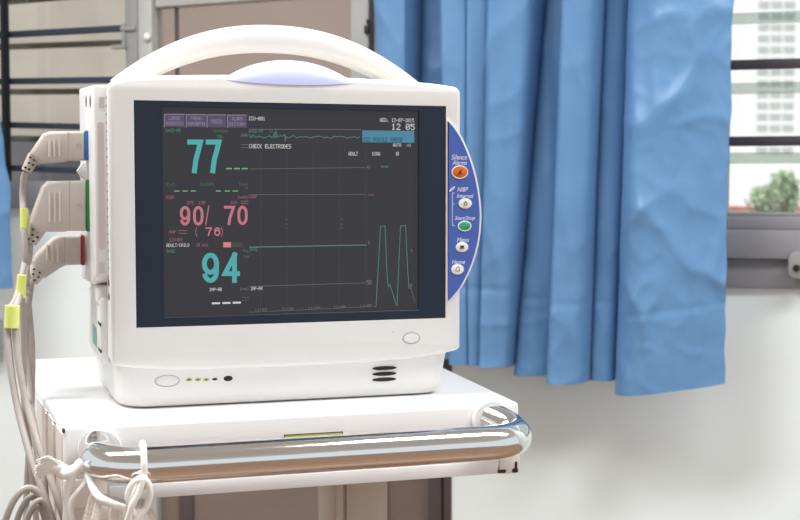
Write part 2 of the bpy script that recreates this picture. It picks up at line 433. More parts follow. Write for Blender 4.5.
# ------------------------------------------------------------ curtains
def curtain_mesh(valleys, xl, xr, yh, top=2.08, cols=340, rows=190, depth=.055, d0=-.180, seed=0, left_edge=None, right_edge=None):
    """valleys: list of (pixel column at y=0, at y=200, at hem); the cloth bulges between them"""
    bm = bmesh.new(); grid = []
    def vx(v, z):
        # z in metres -> interpolate along the valley
        pts = [(W(v[0], 0, d0).z, W(v[0], 0, d0).x), (W(v[1], 200, d0).z, W(v[1], 200, d0).x), (W(v[2], 380, d0).z, W(v[2], 380, d0).x)]
        if z > pts[1][0]: t = (z-pts[1][0])/(pts[0][0]-pts[1][0]); t = min(t, 1.3); return pts[1][1]+(pts[0][1]-pts[1][1])*t
        t = (pts[1][0]-z)/(pts[1][0]-pts[2][0]); return pts[1][1]+(pts[2][1]-pts[1][1])*t
    n = len(valleys)
    for j in range(rows+1):
        row = []
        for i in range(cols+1):
            s = i/cols*(n-1); kf = min(int(s), n-2); t = s-kf
            # hem height along the cloth
            hz = yh[kf][0]*(1-t)+yh[kf][1]*t
            z = hz+(top-hz)*(j/rows)**1.15
            a = vx(valleys[kf], z); b = vx(valleys[kf+1], z); wdt = b-a
            amp = valleys[kf][3]; sk = valleys[kf][4]
            # skewed bulge, peak nearer the left
            tt = t**sk
            bul = (math.sin(PI*tt))**.8
            x = a+wdt*(t-(min(.2, .012/wdt) if kf < n-2 else .02)*math.sin(2*PI*t))
            y = d0+.5*depth-amp*bul+valleys[kf][6]*(.35+.65*min(1, max(0, (z-hz)/.75)))+((.018 if valleys[kf][0] in (436, 463) else .070)*(1-t)**7+(.018 if valleys[kf+1][0] in (463, 484) else .070)*t**7 if 0 < kf < n-1 else 0)-(.070*t**7 if kf == n-2 else 0)+(.014*noise.noise(Vector((x*13+z*1.5, z*.9, seed+9))) if kf == n-2 else 0)+(.009 if kf == 4 else .006)*noise.noise(Vector((x*28+z*2, z*1.1, seed+3)))
            fall = 1.0
            # crumples
            nz = noise.noise(Vector((x*9+seed, z*4.5, 1.3)))*.004+noise.noise(Vector((x*24+seed, z*13, 5.3)))*.0032
            wx_ = x+.05*noise.noise(Vector((x*3, z*3, seed+11))); wz_ = z+.06*noise.noise(Vector((x*3+9, z*3, seed)))
            r1 = abs(noise.noise(Vector((wx_*9+wz_*3.5, wz_*3.6-wx_*2, seed+2.2))))
            r2 = abs(noise.noise(Vector((wx_*8-wz_*7, wz_*6+wx_*4, seed+8.2))))
            r3 = abs(noise.noise(Vector((wx_*22+wz_*12, wz_*14-wx_*9, seed+5.2))))
            cre = .0075*(max(0, 1-r1*3.2))**2+.0042*(max(0, 1-r2*3.5))**2+.0017*(max(0, 1-r3*3))**2
            if i > cols*.93: x += .004*noise.noise(Vector((z*9, 1, seed)))+.003*noise.noise(Vector((z*22, 4, seed)))
            wide = min(1, wdt/.10)
            y += nz*wide-cre*(.25+.75*wide)*valleys[kf][5]
            # stitched hem
            hh = z-hz
            y += .0022*math.exp(-((hh-.135)/.004)**2)
            if hh < .135: y -= .0012
            row.append(bm.verts.new((x, y, z)))
        grid.append(row)
    for j in range(rows):
        for i in range(cols): bm.faces.new((grid[j][i], grid[j][i+1], grid[j+1][i+1], grid[j+1][i]))
    return bm
d0 = -.180
hz = lambda px, py: W(px, py, d0).z
#           top  200  hem  amp  skew crumple
V = [(372, 380, 388, .020, .7, .6, .0), (402, 402, 412, .006, .8, .5, .100), (436, 440, 447, .016, .6, .5, .012), (463, 463, 466, .014, .6, .5, .010), (484, 481, 478, .034, .42, .8, .0),
     (533, 519, 506, .018, .35, .6, .095), (562, 554, 546, .046, .5, .6, .0), (597, 590, 586, .022, .4, .5, .085), (622, 616, 609, .040, .30, 1.0, .0), (733, 726, 724, 0, 1, 1, .0)]
H = [(hz(388, 362), hz(412, 364)), (hz(412, 362), hz(447, 364)), (hz(447, 366), hz(466, 367)), (hz(466, 367), hz(478, 367)), (hz(478, 367), hz(505, 369)),
     (hz(506, 380), hz(545, 380)), (hz(546, 383), hz(585, 384)), (hz(586, 384), hz(609, 386)), (hz(609, 399), hz(724, 386))]
c1 = curtain_mesh(V, 0, 0, H, seed=3)
cu = root('curtain', WF @ Vector((W(560, 200, d0).x, d0, 2.08)), WTH, 'light blue satin curtain with deep folds hanging behind the monitor over the right window', 'curtain')
mbc = MB(); mbc.bm.free(); mbc.bm = c1
cm = obj('curtain_fabric', mbc, M['curtain'], cu, WF, smooth=80)
rd = MB(); rd.cyl((W(360, 0, d0).x, d0, 2.10), (W(850, 0, d0).x, d0, 2.10), .011)
tag(obj('curtain_rod', rd, M['alulight'], None, WF), 'grey curtain rod above the right window, over the blue curtain', 'rod')
V2 = [(-78, -76, -74, .04, .7, .5, 0), (-50, -48, -46, .04, .7, .5, 0), (-34, -32, -30, .04, .6, .7, 0), (-24, 3, 7, 0, 1, 1, 0)]
h2 = [(hz(-74, 288), hz(-46, 290)), (hz(-46, 288), hz(-20, 290)), (hz(-30, 290), hz(7, 289))]
mbc = MB(); mbc.bm.free(); mbc.bm = curtain_mesh(V2, 0, 0, h2, seed=31, cols=130)
c2 = root('curtain', WF @ Vector((W(-30, 200, d0).x, d0, 2.08)), WTH, 'strip of blue curtain at the far left edge beside the louvre window', 'curtain')
cm = obj('curtain_fabric', mbc, M['curtain'], c2, WF, smooth=80)
tag(obj('curtain_rod', MB().cyl((W(-100, 0, d0).x, d0, 2.10), (W(60, 0, d0).x, d0, 2.10), .011), M['alulight'], None, WF), 'grey curtain rod above the left louvre window', 'rod')
# grey wall box at the left edge
p = W(0, 340, 0)
wbx = root('socket_box', WF @ Vector((p.x-.02, -.001, p.z-.045)), WTH, 'small grey wall socket box at the left edge under the blue curtain strip', 'socket')
obj('box_body', MB().box(p.x-.07, -.03, p.z-.045, p.x+.008, 0, p.z+.045, .004), M['alulight'], wbx, WF)
obj('box_plate', MB().box(p.x-.066, -.033, p.z-.040, p.x+.005, -.03, p.z+.040, .001), M['aluside'], wbx, WF)

# ------------------------------------------------------------ the cart
TZ = .96
cart = root('equipment_cart', CF @ Vector((0, .165, 0)), TH, 'white enamelled equipment cart with a chrome push rail carrying the monitor', 'cart')
tx0, tx1, ty0, ty1, tz0 = -.2045, .2025, -.0548, .39, .8952
t = MB()
def tsx(y, sgn):      # the tray widens to the back
    pts_ = [(ty0, -.2045, .2025), (.16, -.219, .212), (ty1, -.229, .219)]
    for q0, q1_ in zip(pts_, pts_[1:]):
        if y <= q1_[0]:
            f_ = (y-q0[0])/(q1_[0]-q0[0]); i_ = 1 if sgn < 0 else 2
            return q0[i_]+(q1_[i_]-q0[i_])*f_
o = bmesh.new()
pl4 = [(tsx(ty0, -1), ty0), (tsx(ty0, 1), ty0), (tsx(.16, 1), .16), (tsx(ty1, 1), ty1), (tsx(ty1, -1), ty1), (tsx(.16, -1), .16)]
lo = [o.verts.new((x_, y_, tz0+.004)) for x_, y_ in pl4]; hi = [o.verts.new((x_, y_, TZ)) for x_, y_ in pl4]
o.faces.new(lo); o.faces.new(hi)
for i in range(6): o.faces.new((lo[i], lo[(i+1) % 6], hi[(i+1) % 6], hi[i]))
bmesh.ops.recalc_face_normals(o, faces=o.faces[:])
bmesh.ops.bevel(o, geom=o.edges[:], offset=.0035, segments=3, affect='EDGES', profile=.5)
t.addbm(o)
t.box(-.168, ty0-.0008, tz0, tx1-.021, ty0+.01, tz0+.012, .0006)      # folded lower lip
obj('tray', t, M['tray'], cart, CF)
cb = MB(); cb.box(tx1-.0195, ty0-.0015, tz0-.0005, tx1+.0006, ty0+.03, tz0+.02, .001); obj('corner_cap', cb, M['traycream'], cart, CF)
cb = MB(); cb.box(tx0-.0006, ty0-.0015, tz0-.004, tx0+.034, ty0+.03, tz0+.02, .001); obj('corner_cap', cb, M['traycream'], cart, CF)
cb = MB(); cb.box(tx0+.001, ty0+.004, .80, tx0+.060, ty0+.05, tz0-.004, .002); obj('side_bracket', cb, M['traycream'], cart, CF)
cb = MB()
for ya, yb, ex in ((ty0+.006, .155, .0012), (ty0+.05, ty0+.065, .003), (ty0+.11, ty0+.12, .003)):
    xa_, xb_ = tsx(ya, -1), tsx(yb, -1)
    cb.loft([[(xa_-ex, ya, z_), (xb_-ex, yb, z_), (xb_+.004, yb, z_), (xa_+.004, ya, z_)] for z_ in (.74, TZ-.007)])
obj('side_panel', cb, M['traycream'], cart, CF)
# worn spots
ch = MB()
for (px, py, w, h) in ((515.0, 470.5, .003, .002), (516, 467, .0012, .005), (502, 471.3, .004, .0016)):
    q = L(px, py, ty0-.0017); o_ = rrect(q.x-w, q.z-h, q.x+w, q.z+h, min(w, h)*.8, 3); ch.prism([tuple(v) for v in o_], ty0-.0019, ty0-.0013)
obj('paint_chip', ch, M['chip'], cart, CF)
ch = MB(); ch.ellipsoid((tx0+.0002, ty0+.002, TZ-.0035), .0014, .0022, .0022, 10, 6); obj('paint_chip', ch, M['chip'], cart, CF)
# sticker
A = L(284, 437, ty0-.0004); B = L(343, 433.5, ty0-.0004)
st = obj('sticker', MB().box(A.x, ty0-.0005, A.z-.016, B.x, ty0, A.z+.0018), M['sticker'], cart, CF)
obj('sticker_border', MB().box(A.x, ty0-.0007, A.z+.0012, B.x, ty0, A.z+.0019).box(A.x, ty0-.0007, A.z-.016, A.x+.0006, ty0, A.z+.0018).box(B.x-.0006, ty0-.0007, A.z-.016, B.x, ty0, A.z+.0018), M['dark_ink'], st, CF)
# rail
rz = .9362; ry = ty0-.057; R = .0150
lx0 = -.1785; lx1 = .1880
def bend(cx, cy, a0, a1, r, n=12): return [(cx+r*math.cos(a0+(a1-a0)*k/n), cy+r*math.sin(a0+(a1-a0)*k/n), rz) for k in range(n+1)]
br = .038
pts = [(lx0+.001, ty0+.004, rz+.006), (lx0+.0005, ty0-.005, rz+.0045), (lx0, ty0-.013, rz+.002)]+[(p_[0], p_[1], rz) for p_ in bend(lx0+br, ry+br, PI, 1.5*PI, br)]
for k in range(1, 30): pts.append((lx0+br+(lx1-lx0-2*br)*k/30, ry, rz))
pts += bend(lx1-br, ry+br, 1.5*PI, 2*PI, br)+[(lx1-.002, ty0-.013, rz+.004), (lx1-.007, ty0-.005, rz+.0075), (lx1-.013, ty0+.004, rz+.0105)]
obj('push_rail', MB().tube(pts, R, 64), M['chrome'], cart, CF, smooth=60)
for x_, fz in ((lx0+.003, rz+.003), (lx1-.014, rz+.0095)):
    rg = MB(); rg.cyl((x_, ty0-.0045, fz), (x_, ty0+.002, fz), .0172, .0190, 32)
    obj('rail_flange', rg, M['tray'], cart, CF, smooth=50)
# column, rear legs and castor base (mostly below the frame)
A = L(334, 500, .10); B = L(388, 500, .10)
cl = MB(); cl.box(A.x, .10, .10, B.x, .17, tz0+.004, .003); cl.box(A.x+.0015, .094, .10, A.x+.008, .104, tz0, .001); cl.box(A.x+.012, .096, .10, A.x+.015, .104, tz0, .0008)
obj('column', cl, M['column'], cart, CF)
bs = MB(); bs.box(-.2, -.03, .08, .2, .02, .115, .008); bs.box(-.2, .31, .08, .2, .36, .115, .008); bs.box(-.03, -.03, .08, .10, .36, .115, .008)
obj('cart_base', bs, M['column'], cart, CF)
for sx in (-.17, .17):
    for sy in (-.005, .335):
        w = MB(); w.cyl((sx-.012, sy, .04), (sx+.012, sy, .04), .04, .04, 24)
        wo = obj('castor', w, M['rubber'], cart, CF); f_ = MB(); f_.box(sx-.018, sy-.012, .04, sx-.013, sy+.012, .082); f_.box(sx+.013, sy-.012, .04, sx+.018, sy+.012, .082); f_.box(sx-.018, sy-.012, .078, sx+.018, sy+.012, .086)
        obj('castor_fork', f_, M['chrome'], wo, CF)

# ------------------------------------------------------------ the monitor
mon = root('patient_monitor', CF @ Vector((0, .11, TZ)), TH, 'white bedside patient monitor with carry handle showing 77, 90/70 and 94', 'monitor')
# front shell outline (counter-clockwise seen in x,z)
out = []
x0, x1, zb_, zt_ = -.1605, .165, 1.0015, 1.2475
for k in range(25):
    u = k/24; out.append(Vector((x0+.003+(x1-x0-.006)*u, zb_-.0078*(1-(2*u-1)**4)+.0015*u)))
out += [Vector((x1, zb_+.004)), Vector((x1, 1.243))]
for k in range(1, 5):
    a = PI/2*k/4; out.append(Vector((x1-.008+.008*math.cos(a), 1.2455+.007*math.sin(a))))
for k in range(1, 24):
    u = k/24; x_ = x1-.008-(x1-x0-.016)*u; out.append(Vector((x_, 1.2525+.0062*(1-(2*u-1)**2)**.7)))
for k in range(5):
    a = PI/2+PI/2*k/4; out.append(Vector((x0+.009+.009*math.cos(a), 1.243+.009*math.sin(a))))
out.append(Vector((x0, zb_+.004)))
hole = [Vector(p_) for p_ in ((-.1385, 1.0344), (.1498, 1.0344), (.1498, 1.2339), (-.1385, 1.2339))]
sh = MB(); bm = sh.bm
prof = [(0, .0045), (.0008, .0022), (.0022, .0007), (.0045, 0), (.034, 0), (.040, .003)]
rings = [[(p_.x, y_, p_.y) for p_ in inset(out, d)] for (y_, d) in prof]
vs = [[bm.verts.new(p_) for p_ in r] for r in rings]
n = len(out)
for a, b in zip(vs, vs[1:]):
    for i in range(n): bm.faces.new((a[i], a[(i+1) % n], b[(i+1) % n], b[i]))
bm.faces.new(vs[-1])
hv = [bm.verts.new((p_.x, 0, p_.y)) for p_ in hole]; hb = [bm.verts.new((p_.x, .006, p_.y)) for p_ in hole]
for i in range(4): bm.faces.new((hv[i], hv[(i+1) % 4], hb[(i+1) % 4], hb[i]))
bm.faces.new(hb)
fr3 = vs[0]+hv
tri = tessellate_polygon([[v.co for v in vs[0]], [v.co for v in hv]])
for t3 in tri:
    try: bm.faces.new([fr3[i] for i in t3])
    except ValueError: pass
obj('front_shell', sh, M['shell'], mon, CF, smooth=30)
# rear housing
rh = MB(); rings = []
for (y_, d, dz) in ((.030, .002, .001), (.06, .003, .002), (.15, .004, .004), (.20, .008, .008), (.222, .018, .018), (.23, .032, .03)):
    rings.append([(p_.x, y_, p_.y) for p_ in inset(rrect(-.1605, 1.0, .163, 1.2535, .012), d)])
rh.loft(rings); obj('rear_housing', rh, M['shell2'], mon, CF, smooth=50)
# foot section
ft = MB(); rings = []
for (z_, dx, fy) in ((1.002, .0, .008), (.985, -.0025, .009), (.972, -.0045, .0095), (.9650, -.006, .0105), (.9618, -.009, .0128), (.9605, -.015, .020)):
    q4 = [Vector((-.1575-dx*.70, fy)), Vector((.1575+dx*1.25, fy)), Vector((.160+dx*.4, .215)), Vector((-.1605-dx*.35, .215))]
    pts_ = []
    for i4 in range(4):
        p0, p1, p2 = q4[i4-1], q4[i4], q4[(i4+1) % 4]; rc_ = .034 if i4 == 0 else .019; e1 = p1+(p0-p1).normalized()*rc_*1.3; e2 = p1+(p2-p1).normalized()*rc_*.8
        for k in range(9): t_ = k/8; pts_.append(e1*(1-t_)**2+p1*2*t_*(1-t_)+e2*t_*t_)
    rings.append([(p_.x, p_.y, z_) for p_ in pts_])
ft.loft(rings); obj('foot_section', ft, M['shell'], mon, CF, smooth=60)
gk = MB(); gk.loft([[(p_.x, p_.y, z_) for p_ in rrect(-.139, .022, .137, .205, .016, 6)] for z_ in (.9600, .963)]); obj('rubber_foot', gk, M['dark'], mon, CF)
# handle
hd = MB(); rings = []
outer = [(117, 79), (123, 72), (135, 60), (150, 48), (168, 39.5), (190, 32), (210, 27.5), (235, 24), (265, 23), (290, 24), (315, 27.5), (340, 33), (362, 40), (385, 50), (405, 63), (425, 80)]
def hz_(x):   # outer and inner arch heights
    u = (x-.002)/.152; return 1.3135-.0525*abs(u)**2.15
def hi_(x):
    u = (x-.002)/.111; return 1.2868-.0225*abs(u)**2.1
N = 44
for k in range(N+1):
    u = -1+2*k/N
    xo = .002+.153*u; zo = 1.3135-.056*abs(u)**2.2
    xi = .002+.118*u; zi = 1.2872-.030*abs(u)**2.2
    c = Vector(((xo+xi)/2, (zo+zi)/2)); hf = Vector(((xo-xi)/2, (zo-zi)/2))
    ring = []
    for j in range(20):
        a = 2*PI*j/20
        ca, sa = math.cos(a), math.sin(a)
        ca = math.copysign(abs(ca)**.7, ca); sa = math.copysign(abs(sa)**.8, sa)
        q = c+hf*ca
        ring.append((q.x, .088+.019*sa, q.y))
    rings.append(ring)
hd.loft(rings); obj('carry_handle', hd, M['handle'], mon, CF, smooth=70)
# alarm lamp lens
al = MB(); bmx = al.bm; rows = []
for k in range(33):
    u = -1+2*k/32; x_ = .002+.0600*u; w_ = max(0, 1-u*u)**.8; rr = []
    for j in range(13):
        a = PI*j/12
        # arch over the top edge of the shell: starts low on the face, rises, goes back
        yy = -.0016*math.sin(min(PI, a*1.0))*w_+.030*(1-math.cos(a))/2
        zz = 1.2525+(.0012 if 1 else 0)+w_*(.0215*math.sin(a)-.0035*(1+math.cos(a))/2)
        rr.append((x_, yy-.0012*w_, zz))
    rows.append(rr)
al.loft(rows, closed=False, cap=False); al.bm.faces.ensure_lookup_table()
obj('alarm_lamp', al, M['lamp'], mon, CF, smooth=80)
# bezel ring
bz = MB(); bm = bz.bm
o4 = [Vector(p_) for p_ in ((-.1383, 1.0346), (.1496, 1.0346), (.1496, 1.2337), (-.1383, 1.2337))]
s4 = [Vector(p_) for p_ in ((-.1140, 1.0430), (.1232, 1.0430), (.1232, 1.2285), (-.1140, 1.2285))]
A = L(163, 107, 0.002); B = L(419, 312, 0.002)
rings = [[(p_.x, y_, p_.y) for p_ in q] for (q, y_) in ((o4, .005), (o4, .0006), (inset(o4, .0006), 0), (inset(s4, -.0006), 0), (s4, .0006), (s4, .005))]
vs = [[bm.verts.new(p_) for p_ in r] for r in rings]
for a, b in zip(vs, vs[1:]):
    for i in range(4): bm.faces.new((a[i], a[(i+1) % 4], b[(i+1) % 4], b[i]))
obj('bezel', bz, M['navy'], mon, CF)
# display
SY = .0030
scr = obj('display', MB().box(-.1145, SY, 1.0425, .1237, .0052, 1.2290), M['lcd'], mon, CF)

class Pieces:
    def __init__(s): s.l = []
def each(fn):
    def g(mb, *a, **k):
        if isinstance(mb, Pieces): mb.l.append(fn(MB(), *a, **k)); return mb
        return fn(mb, *a, **k)
    return g
def text_mesh(s, bold=0, shear=0):
    cu_ = bpy.data.curves.new('t', 'FONT'); cu_.body = s; cu_.size = 1; cu_.offset = bold; cu_.shear = shear; cu_.resolution_u = 3
    ob = bpy.data.objects.new('t', cu_); COL.objects.link(ob)
    dg = bpy.context.evaluated_depsgraph_get(); me = bpy.data.meshes.new_from_object(ob.evaluated_get(dg))
    bm_ = bmesh.new(); bm_.from_mesh(me); bpy.data.objects.remove(ob); bpy.data.curves.remove(cu_); bpy.data.meshes.remove(me)
    return bm_
PF = dict(zip(' %()+-./0123456789:ABCDEFGHIJKLMNOPQRSTUVWXYZ[]abcdefghijklmnopqrstuvwxyz', (
'0000000000 2313086462 001c224100 0041221c00 08083e0808 0808080808 0060600000 2010080402 3e5149453e 00427f4000 4261514946 2141454b31 1814127f10 2745454539 3c4a494930 '
'0171090503 3649494936 064949291e 0036360000 7e1111117e 7f49494936 3e41414122 7f4141221c 7f49494941 7f09090901 3e4149497a 7f0808087f 00417f4100 2040413f01 7f08142241 '
'7f40404040 7f020c027f 7f0408107f 3e4141413e 7f09090906 3e4151215e 7f09192946 4649494931 01017f0101 3f4040403f 1f2040201f 3f4038403f 6314081463 0708700807 6151494543 '
'007f414100 0041417f00 2054545478 7f48444438 3844444420 384444487f 3854545418 087e090102 0c5252523e 7f08040478 00447d4000 2040443d00 7f10284400 00417f4000 7c04180478 '
'7c08040478 3844444438 7c14141408 081414187c 7c08040408 4854545420 043f444020 3c4040207c 1c2040201c 3c4030403c 4428102844 0c5050503c 4464544c44').split()))
@each
def cap(mb, s_, x0, y0, x1, y1, ly, bold=0, shear=0):
    """a caption in the display's dot-matrix lettering, filling the box"""
    A = L(x0, y0, ly); B = L(x1, y1, ly); zt = A.z; zb2 = L(x0, y1, ly).z
    n_ = len(s_)*6-1; ux = (B.x-A.x)/n_; uz = (zt-zb2)/7; sl = (L(x1, y0, ly).z-zt)*0
    for i, c_ in enumerate(s_):
        h = PF[c_]
        for k in range(5):
            col = int(h[2*k:2*k+2], 16); r_ = 0
            while r_ < 7:
                if col >> r_ & 1:
                    r2 = r_
                    while r2 < 7 and col >> r2 & 1: r2 += 1
                    xa_ = A.x+(i*6+k)*ux; xb_ = xa_+ux*1.12; za = zt-r_*uz; zb3 = zt-r2*uz
                    mb.poly([(xa_, ly, zb3), (xb_, ly, zb3), (xb_, ly, za), (xa_, ly, za)]); r_ = r2
                r_ += 1
    return mb
@each
def put(mb, s, x0, y0, x1, y1, ly, bold=0, shear=0):
    """text whose ink fills the box between the two points, lying on the plane y = ly"""
    b_ = text_mesh(s, bold, shear)
    xs_ = [v.co.x for v in b_.verts]; ys_ = [v.co.y for v in b_.verts]
    A = L(x0, y0, ly); B = L(x1, y1, ly); mx, Mx, my, My = min(xs_), max(xs_), min(ys_), max(ys_)
    zt = (L(x0, y0, ly).z); zb2 = (L(x0, y1, ly).z)
    for v in b_.verts:
        v.co = Vector((A.x+(v.co.x-mx)/(Mx-mx)*(B.x-A.x), ly, zb2+(v.co.y-my)/(max(My-my, 1e-5))*(zt-zb2)))
    return mb.addbm(b_)
@each
def stroke(mb, pts, w, ly):
    P = [L(x, y, ly) for x, y in pts]; h = w/1100/2
    for a, b in zip(P, P[1:]):
        d = (b-a); d.normalize(); nn = Vector((-d.z, 0, d.x))*h; e = d*h*.6
        mb.poly([a-e-nn, b+e-nn, b+e+nn, a-e+nn])
    return mb
@each
def rect(mb, x0, y0, x1, y1, ly):
    A = L(x0, y0, ly); B = L(x1, y1, ly); mb.poly([(A.x, ly, B.z), (B.x, ly, B.z), (B.x, ly, A.z), (A.x, ly, A.z)]); return mb
q1 = SY-.0002; q2 = SY-.0004
def lab(name, mb, mt, label=None, owner=None):
    if isinstance(mb, Pieces):
        for q in mb.l: r_ = obj(name, q, M[mt], owner or scr, CF, smooth=0)
        return r_
    return obj(name, mb, M[mt], scr, CF, smooth=0, label=label)
# soft keys
for (xa_, xb_, t1, t2) in ((164.5, 184.6, 'LARGE', 'NUMERICS'), (186.2, 206, 'TREND', 'GRAPH'), (207, 226, 'FREEZE', None), (227.5, 246.8, 'ALARM', 'HISTORY')):
    k_ = MB(); rect(k_, xa_, 114.3+(xa_-164)*.012, xb_, 127+(xa_-164)*.012, q1); ko = lab('soft_key', k_, 'e_key')
    dy = (xa_-164)*.012
    e_ = MB(); stroke(e_, [(xa_, 127+dy), (xa_, 114.3+dy), (xb_, 114.3+dy)], .8, q2); lab('key_edge', e_, 'e_keyedge')
    tx = MB()
    if t2: cap(tx, t1, xa_+4.5, 116.3+dy, xb_-4.5, 119.8+dy, q2, .01); cap(tx, t2, xa_+1.6, 121.5+dy, xb_-1.2, 125.2+dy, q2, .01)
    else: cap(tx, t1, xa_+4, 119+dy, xb_-3.5, 123+dy, q2, .01)
    lab('key_text', tx, 'e_keyedge')
w = Pieces()
cap(w, 'ICU-001', 248.5, 116.4, 265, 120.3, q1, .005)
cap(w, 'CHECK ELECTRODES', 249, 144, 291, 148.2, q1, .03)
lab('status_text', w, 'e_white')
w = Pieces(); cap(w, 'WED. 12-07-2015', 380, 118, 414, 121.8, q1, .01); cap(w, '12 05', 391.5, 123.6, 414.5, 129.8, q1, .02); lab('clock_text', w, 'e_white')
w = Pieces(); cap(w, 'ADULT', 348.5, 151.8, 358, 155.6, q1, .02); cap(w, 'DIAG', 372.3, 152, 380, 155.6, q1, .02); cap(w, '8', 396, 152, 398.8, 155.6, q1, .02)
cap(w, 'AUTO', 393, 143.4, 401, 146.6, q1, .01); cap(w, 'x1', 407, 143.6, 411, 146.4, q1, .01); lab('mode_text', w, 'e_white')
w = Pieces(); rect(w, 362.3, 130.3, 414.3, 142.8, q1); bn = lab('message_banner', w, 'e_banner')
w = Pieces(); cap(w, 'CO2 MODULE ERROR', 363.3, 137.2, 402.5, 141.6, q2, .02); lab('banner_text', w, 'e_navy')
# numbers, drawn as rounded-end strokes like the display's own digits
def arcp(cx, cy, rx, ry, a0, a1, n=14): return [(cx+rx*math.cos(math.radians(a0+(a1-a0)*k/n)), cy+ry*math.sin(math.radians(a0+(a1-a0)*k/n))) for k in range(n+1)]
GL = {'7': [[(0, 1), (1, 1), (.82, .72), (.58, .4), (.44, 0)]],
      '0': [arcp(.5, .62, .46, .38, 0, 180)+arcp(.5, .38, .46, .38, 180, 360)+[(.96, .62)]],
      '9': [arcp(.5, .66, .46, .34, 0, 360, 24)+[(.96, .5)]+arcp(.5, .36, .46, .36, 0, -150, 14)],
      '6': [arcp(.5, .34, .46, .34, 180, 540, 24)+[(.04, .5)]+arcp(.5, .64, .46, .36, 180, 30, 14)],
      '4': [[(.98, .27), (.02, .27), (.74, 1), (.74, 0)]]}
def digits(w, s_, x0, y0, x1, y1, th, gap=.2):
    n_ = len(s_); dw = (x1-x0)/(n_+gap*(n_-1)); h = th/1100/2
    for i, ch_ in enumerate(s_):
        xa_ = x0+i*dw*(1+gap); m_ = MB()
        for path in GL[ch_]:
            P = [L(xa_+th/2+u*(dw-th), y1-th/2-v*(y1-y0-th), q1) for u, v in path]
            lf = []; rt = []
            for k, p_ in enumerate(P):
                a_ = P[max(k-1, 0)]; c_ = P[min(k+1, len(P)-1)]
                d1 = (p_-a_).normalized() if k > 0 else (c_-p_).normalized(); d2 = (c_-p_).normalized() if k < len(P)-1 else d1
                n1 = Vector((-d1.z, 0, d1.x)); n2 = Vector((-d2.z, 0, d2.x)); mm = (n1+n2)
                if mm.length < .9:      # sharp corner: square it off
                    e1 = p_+d1*h; lf.append(e1+n1*h); rt.append(e1-n1*h); e2 = p_-d2*h; lf.append(e2+n2*h); rt.append(e2-n2*h); continue
                mm.normalize(); q_ = h/max(.5, mm.dot(n1))
                e = Vector((0, 0, 0))
                if k == 0: e = -d1*h
                if k == len(P)-1: e = d1*h
                lf.append(p_+e+mm*q_); rt.append(p_+e-mm*q_)
            for k in range(len(lf)-1): m_.poly([lf[k], lf[k+1], rt[k+1], rt[k]])
        w.l.append(m_)
w = Pieces(); digits(w, '77', 187.3, 139.6, 221.3, 173.2, 4.9, .18); lab('heart_rate_reading', w, 'e_teal', 'large teal digits 77')
w = Pieces(); digits(w, '94', 201.5, 252.8, 240.3, 282.8, 4.7, .16); lab('oxygen_reading', w, 'e_teal', 'large teal digits 94')
w = Pieces(); digits(w, '90', 179.5, 206, 203.8, 225.5, 2.8, .2); digits(w, '70', 224, 205.8, 248, 225, 2.8, .2)
digits(w, '76', 205.5, 227.3, 220.6, 236, 1.5, .3); stroke(w, [(205.6, 225), (208.8, 206)], 1.0, q1)
cap(w, '(', 195, 227, 197.4, 236.6, q1); cap(w, ')', 220.7, 227, 223.2, 236.6, q1); lab('pressure_reading', w, 'e_pink', 'pink digits 90/70 (76)')
w = Pieces(); cap(w, 'SYS  150', 187, 201, 205, 204.3, q1); cap(w, 'DIA', 231, 201, 237, 204, q1); stroke(w, [(241, 201.2), (248, 201.2)], .7, q1); stroke(w, [(241, 203.6), (248, 203.6)], .7, q1)
cap(w, 'NIBP', 166, 195.6, 174.5, 199, q1, .02); cap(w, '[mmHg]', 238, 195.6, 248.5, 198.7, q1); cap(w, 'NIBP', 249.5, 195.2, 257, 198.3, q1, .02)
cap(w, 'MAP', 169, 230.6, 176, 233.4, q1); stroke(w, [(179, 230.6), (187, 230.6)], .6, q1); stroke(w, [(179, 233.4), (187, 233.4)], .6, q1)
cap(w, '12:09', 169, 238, 182, 241.6, q1); cap(w, '10 min', 196, 243.3, 208, 246.8, q1); cap(w, 'DIAS', 368, 194.2, 374, 195.6, q1, .02); lab('pressure_text', w, 'e_pink_dim')
w = Pieces(); rect(w, 223.2, 242.2, 231, 247.3, q1); lab('timer_bar', w, 'e_salmon'); w = Pieces(); rect(w, 231, 242.2, 242.6, 247.1, q1); lab('timer_bar', w, 'e_line')
w = Pieces(); cap(w, 'ADULT/CHILD', 166.5, 243.6, 189.5, 247, q1, .02); cap(w, 'IMP-RR', 209.3, 288, 222, 291.3, q1, .03); cap(w, 'IMP-RR', 250.5, 287, 262.5, 290.3, q1, .03)
for xx in (212.5, 223, 233.3): stroke(w, [(xx, 303.4-(xx-212)*.03), (xx+7, 303.2-(xx-212)*.03)], 1.9, q1)
lab('respiration_text', w, 'e_white')
w = Pieces()
cap(w, 'SpO2-PR', 165.5, 128.6, 180.5, 132, q1, .01); cap(w, 'SpO2-PR', 248.5, 129.4, 263, 132.8, q1, .01); cap(w, 'SpO2', 166.5, 249.4, 174.7, 252.8, q1, .01)
cap(w, 'SpO2', 249.5, 247.4, 257.5, 251, q1, .01); cap(w, '150', 217, 135, 222, 138, q1, .01); lab('oxygen_text', w, 'e_teal_dim')
w = Pieces(); cap(w, '[bpm]bpm', 213, 129, 228, 132.4, q1); cap(w, '12.5', 269, 129.6, 277, 132.4, q1); cap(w, 'ST-II', 166, 183, 175, 186.2, q1); cap(w, '[mV]VPC', 200, 182.8, 214.5, 186, q1)
cap(w, '[mm]', 239, 182.7, 248, 185.4, q1); cap(w, '10', 244, 187, 248, 189, q1); cap(w, '%', 243, 249.5, 248.5, 252.3, q1); cap(w, '50', 244, 255.4, 249, 258, q1)
